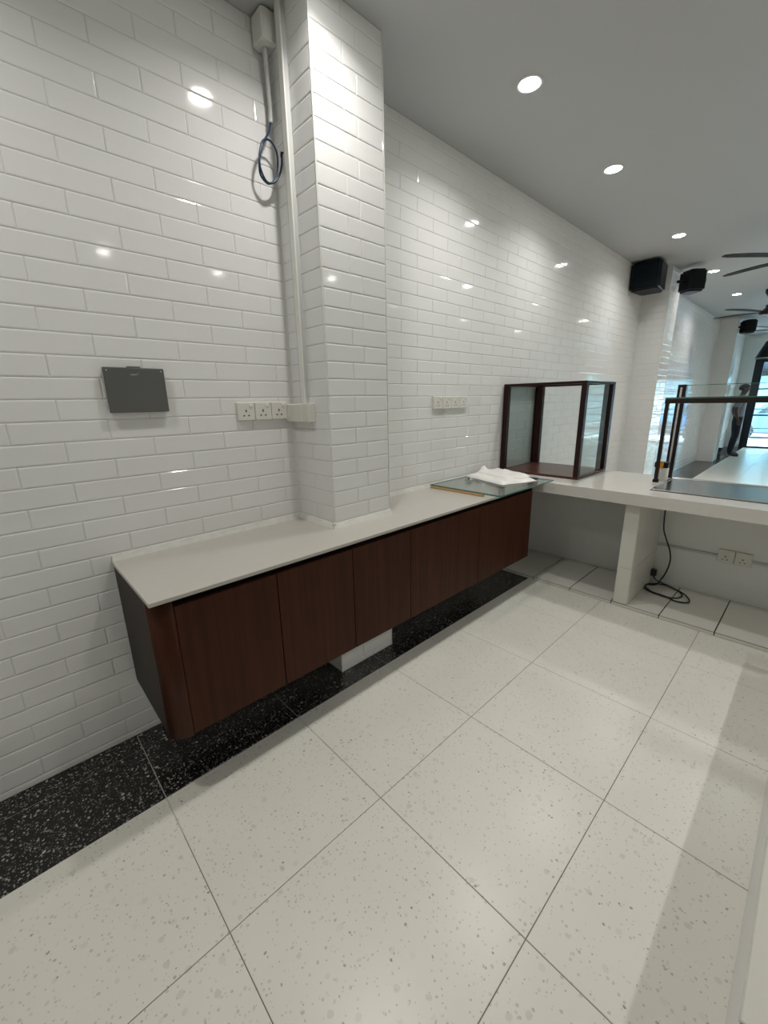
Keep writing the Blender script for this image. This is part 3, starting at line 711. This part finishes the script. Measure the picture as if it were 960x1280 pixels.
# ------------------------------------------------------------------ outside
PAVE = mat('pale_pavement', (0.72, 0.73, 0.72), 0.7, noise=0.06, nscale=3)
ROAD = mat('asphalt', (0.20, 0.21, 0.22), 0.8, noise=0.1, nscale=10)
SHOPW = mat('far_shop_render', (0.70, 0.72, 0.70), 0.7, noise=0.05)
SHUT = mat('far_shop_shutter', (0.18, 0.36, 0.42), 0.5, noise=0.1)
TEAL = mat('teal_awning', (0.03, 0.42, 0.40), 0.6)
CARB = mat('blue_car_paint', (0.08, 0.30, 0.62), 0.25, coat=0.6)
TYRE = mat('tyre_rubber', (0.012, 0.012, 0.012), 0.8)
CGL = mat('car_glass', (0.03, 0.05, 0.06), 0.08)
g = obj('pavement', box(B(), (XEND+.12, -16, -.15), (19.0, 12, -.012)), PAVE); tag(g, 'pale pavement outside the street door', kind='structure')
g = obj('road', box(B(), (19.0, -40, -.30), (27.0, 40, -.14)), ROAD); tag(g, 'grey asphalt road beyond the pavement', kind='structure')
rl = empty('street_railing', (18.6, -1.5, 0)); tag(rl, 'grey metal railing along the kerb outside', 'railing')
for z in (.22, .36, 1.0): part('rail', tube(B(), [(18.6, -9, z), (18.6, 6, z)], .022, 8), DFRAME, rl)
for k in range(11): part('post', tube(B(), [(18.6, -9+1.5*k, -.012), (18.6, -9+1.5*k, 1.02)], .025, 8), DFRAME, rl)
car = empty('parked_car', (21.0, -1.2, -.14)); tag(car, 'blue car parked on the road outside the glass door', 'car')
def carpart(nm, bm, m): return part(nm, bm, m, car)
sil = [(-2.1, .28), (2.1, .28), (2.15, .62), (2.0, .82), (1.25, .92), (.75, 1.36), (-.75, 1.42), (-1.45, 1.0), (-2.1, .92)]
bm = prism(B(), [(-1.2+p[0], -.14+p[1]) for p in sil], 20.2, 21.8, 'x'); bmesh.ops.bevel(bm, geom=list(bm.edges), offset=.05, segments=2, affect='EDGES'); carpart('body', bm, CARB)
carpart('side_window', prism(B(), [(-1.2+p[0], -.14+p[1]) for p in ((-1.2, .98), (1.05, .94), (.68, 1.28), (-.68, 1.33))], 20.19, 20.21, 'x'), CGL)
for yy_ in (-1.35, 1.35): carpart('wheel', lathe(B(), [(0, 0), (.2, 0), (.31, .02), (.31, .18), (.2, .2), (0, .2)], (20.16, -1.2+yy_, .17), 24, Matrix.Rotation(PI/2, 4, 'Y')), TYRE)
fb = empty('shop_building', (27.5, -2, 0)); tag(fb, 'pale shophouse with teal awning across the street', 'building')
part('wall', box(B(), (27.2, -14, -.14), (29, 10, 7.0)), SHOPW, fb)
for k in range(6):
    y = -12+3.6*k
    part('shutter', box(B(), (27.1, y, 0), (27.22, y+2.8, 2.4)), SHUT, fb)
    wdw = part('window', box(B(), (27.12, y+.4, 3.9), (27.22, y+2.4, 5.5)), CGL, fb)
part('awning', prism(B(), [(25.9, 2.45), (27.2, 3.1), (27.2, 3.2), (25.9, 2.55)], -14, 10, 'y'), TEAL, fb)
aw = empty('shop_canopy', (16.4, -2.3, 2.3)); tag(aw, 'dark canopy over the pavement outside the door', 'canopy')
part('canopy_sheet', prism(B(), [(15.63, 2.62), (17.6, 2.14), (17.6, 2.20), (15.63, 2.70)], -4.6, 0.1, 'y'), DFRAME, aw)
part('valance', box(B(), (17.58, -4.6, 2.02), (17.62, .1, 2.16)), DFRAME, aw)
part('bracket', tube(B(), [(15.63, -.05, 1.95), (17.5, -.05, 2.16)], .02, 8), DFRAME, aw)
part('bracket', tube(B(), [(15.63, -4.5, 1.95), (17.5, -4.5, 2.16)], .02, 8), DFRAME, aw)

# ------------------------------------------------------------------ person by the door
SKIN = mat('skin', (0.07, 0.04, 0.028), 0.55)
SHIRT = mat('pale_lilac_shirt', (0.24, 0.245, 0.28), 0.8, noise=0.08, nscale=20)
TROUS = mat('navy_trousers', (0.010, 0.016, 0.028), 0.8, noise=0.1)
SHOE = mat('black_shoe', (0.008, 0.008, 0.009), 0.4)
HAIR = mat('black_hair', (0.004, 0.004, 0.005), 0.6, bump=0.6, bscale=120)
def person(loc, rz):
    """local: faces -y, height 1.70"""
    root = empty('person', loc, rz); tag(root, 'person in pale shirt and dark trousers standing by the street door', 'person')
    V = []; E = []; Rr = []
    def v(p, r): V.append(p); Rr.append(r if isinstance(r, tuple) else (r, r)); return len(V)-1
    def chain(st, seq):
        k = st
        for p, r in seq:
            n = v(p, r); E.append((k, n)); k = n
        return k
    pel = v((0, 0, .93), (.155, .115))
    s1 = chain(pel, [((0, -.01, 1.05), (.145, .105)), ((0, -.005, 1.20), (.155, .115)), ((0, .005, 1.34), (.165, .105)), ((0, .0, 1.43), (.09, .075))])
    nk = chain(s1, [((0, -.015, 1.48), .054), ((0, -.03, 1.53), .062), ((0, -.042, 1.585), (.074, .088)), ((0, -.042, 1.645), (.070, .084)), ((0, -.035, 1.685), (.045, .052))])
    ch = s1-1
    for s in (-1, 1):
        chain(ch, [((s*.17, .01, 1.395), .062), ((s*.225, .035, 1.28), .052), ((s*.245, .085, 1.13), .043), ((s*.25, .055, 1.00), .037), ((s*.25, .01, .885), .030)])
        chain(pel, [((s*.095, .0, .84), (.098, .10)), ((s*.105, -.01, .66), .085), ((s*.11, -.02, .50), .066), ((s*.115, .01, .32), .062), ((s*.12, .03, .12), .048), ((s*.12, .03, .055), .046), ((s*.125, -.07, .04), (.046, .034)), ((s*.13, -.145, .032), (.040, .024))])
    me = bpy.data.meshes.new('body'); me.from_pydata(V, E, [])
    o = bpy.data.objects.new('body', me); COL.objects.link(o)
    o.modifiers.new('skin', 'SKIN')
    for i, d in enumerate(me.skin_vertices[0].data): d.radius = Rr[i]; d.use_root = (i == 0)
    sb = o.modifiers.new('sub', 'SUBSURF'); sb.levels = 2
    dg = bpy.context.evaluated_depsgraph_get(); dg.update()
    m2 = bpy.data.meshes.new_from_object(o.evaluated_get(dg)); old = o.data; o.modifiers.clear(); o.data = m2
    m2.materials.clear()
    for k in (SKIN, SHIRT, TROUS, SHOE): m2.materials.append(k)
    for p in m2.polygons:
        c = p.center; p.use_smooth = True
        p.material_index = 3 if c.z < .085 else (2 if c.z < .965 and abs(c.x) < .185 else (1 if c.z < 1.475 and not (abs(c.x) > .19 and c.z < 1.19) else 0))
    o.parent = root
    # head details
    bm = B()
    for s in (-1, 1): lathe(bm, [(0, -.012), (.010, -.009), (.013, 0), (.010, .009), (0, .012)], (s*.030, -.118, 1.612), 10)
    obj('eye', bm, HOLE, o)
    obj('nose', tube(B(), [(0, -.118, 1.622), (0, -.134, 1.592), (0, -.122, 1.584)], [.007, .013, .010], 8), SKIN, o)
    obj('mouth', box(B(), (-.022, -.127, 1.552), (.022, -.112, 1.559), .002), HOLE, o)
    for s in (-1, 1): obj('ear', lathe(B(), [(0, -.012), (.016, -.008), (.024, 0), (.016, .008), (0, .012)], (s*.078, -.03, 1.60), 12, Matrix.Rotation(PI/2, 4, 'Y')), SKIN, o)
    bm = B(); bmesh.ops.create_icosphere(bm, subdivisions=3, radius=1)
    dl = [q for q in bm.verts if (q.co.z < .05 and q.co.y < .1) or q.co.z < -.55]
    bmesh.ops.delete(bm, geom=dl, context='VERTS')
    for q in bm.verts: q.co = Vector((q.co.x*.088, q.co.y*.112-.026, q.co.z*.098+1.628))
    h = obj('hair', bm, HAIR, o, smooth=True); h.modifiers.new('thick', 'SOLIDIFY').thickness = .012
    # hands: palm plus five curled fingers each
    for s in (-1, 1):
        bm = B(); px, py, pz = 0, 0, 0
        box(bm, (px-.036, py-.045, pz-.014), (px+.036, py+.040, pz+.014), .010, 2)
        for k in range(4):
            fx = px+(-.027+.018*k); ln = (.060, .068, .064, .050)[k]
            tube(bm, [(fx, py-.035, pz), (fx-s*.004, py-.035-ln*.55, pz+.006), (fx-s*.008, py-.035-ln*.8, pz-.014)], [.009, .008, .0065], 8)
        tube(bm, [(px-s*.030, py+.015, pz), (px-s*.052, py-.010, pz+.010), (px-s*.056, py-.038, pz+.008)], [.011, .0095, .008], 8)
        bm.transform(Matrix.Translation((s*.25, -.005, .845)) @ Matrix.Rotation(math.radians(78), 4, 'X') @ Matrix.Rotation(s*PI/2, 4, 'Y'))
        obj('hand', bm, SKIN, o, smooth=True)
    return root
person((13.15, -.44, 0), math.radians(12))
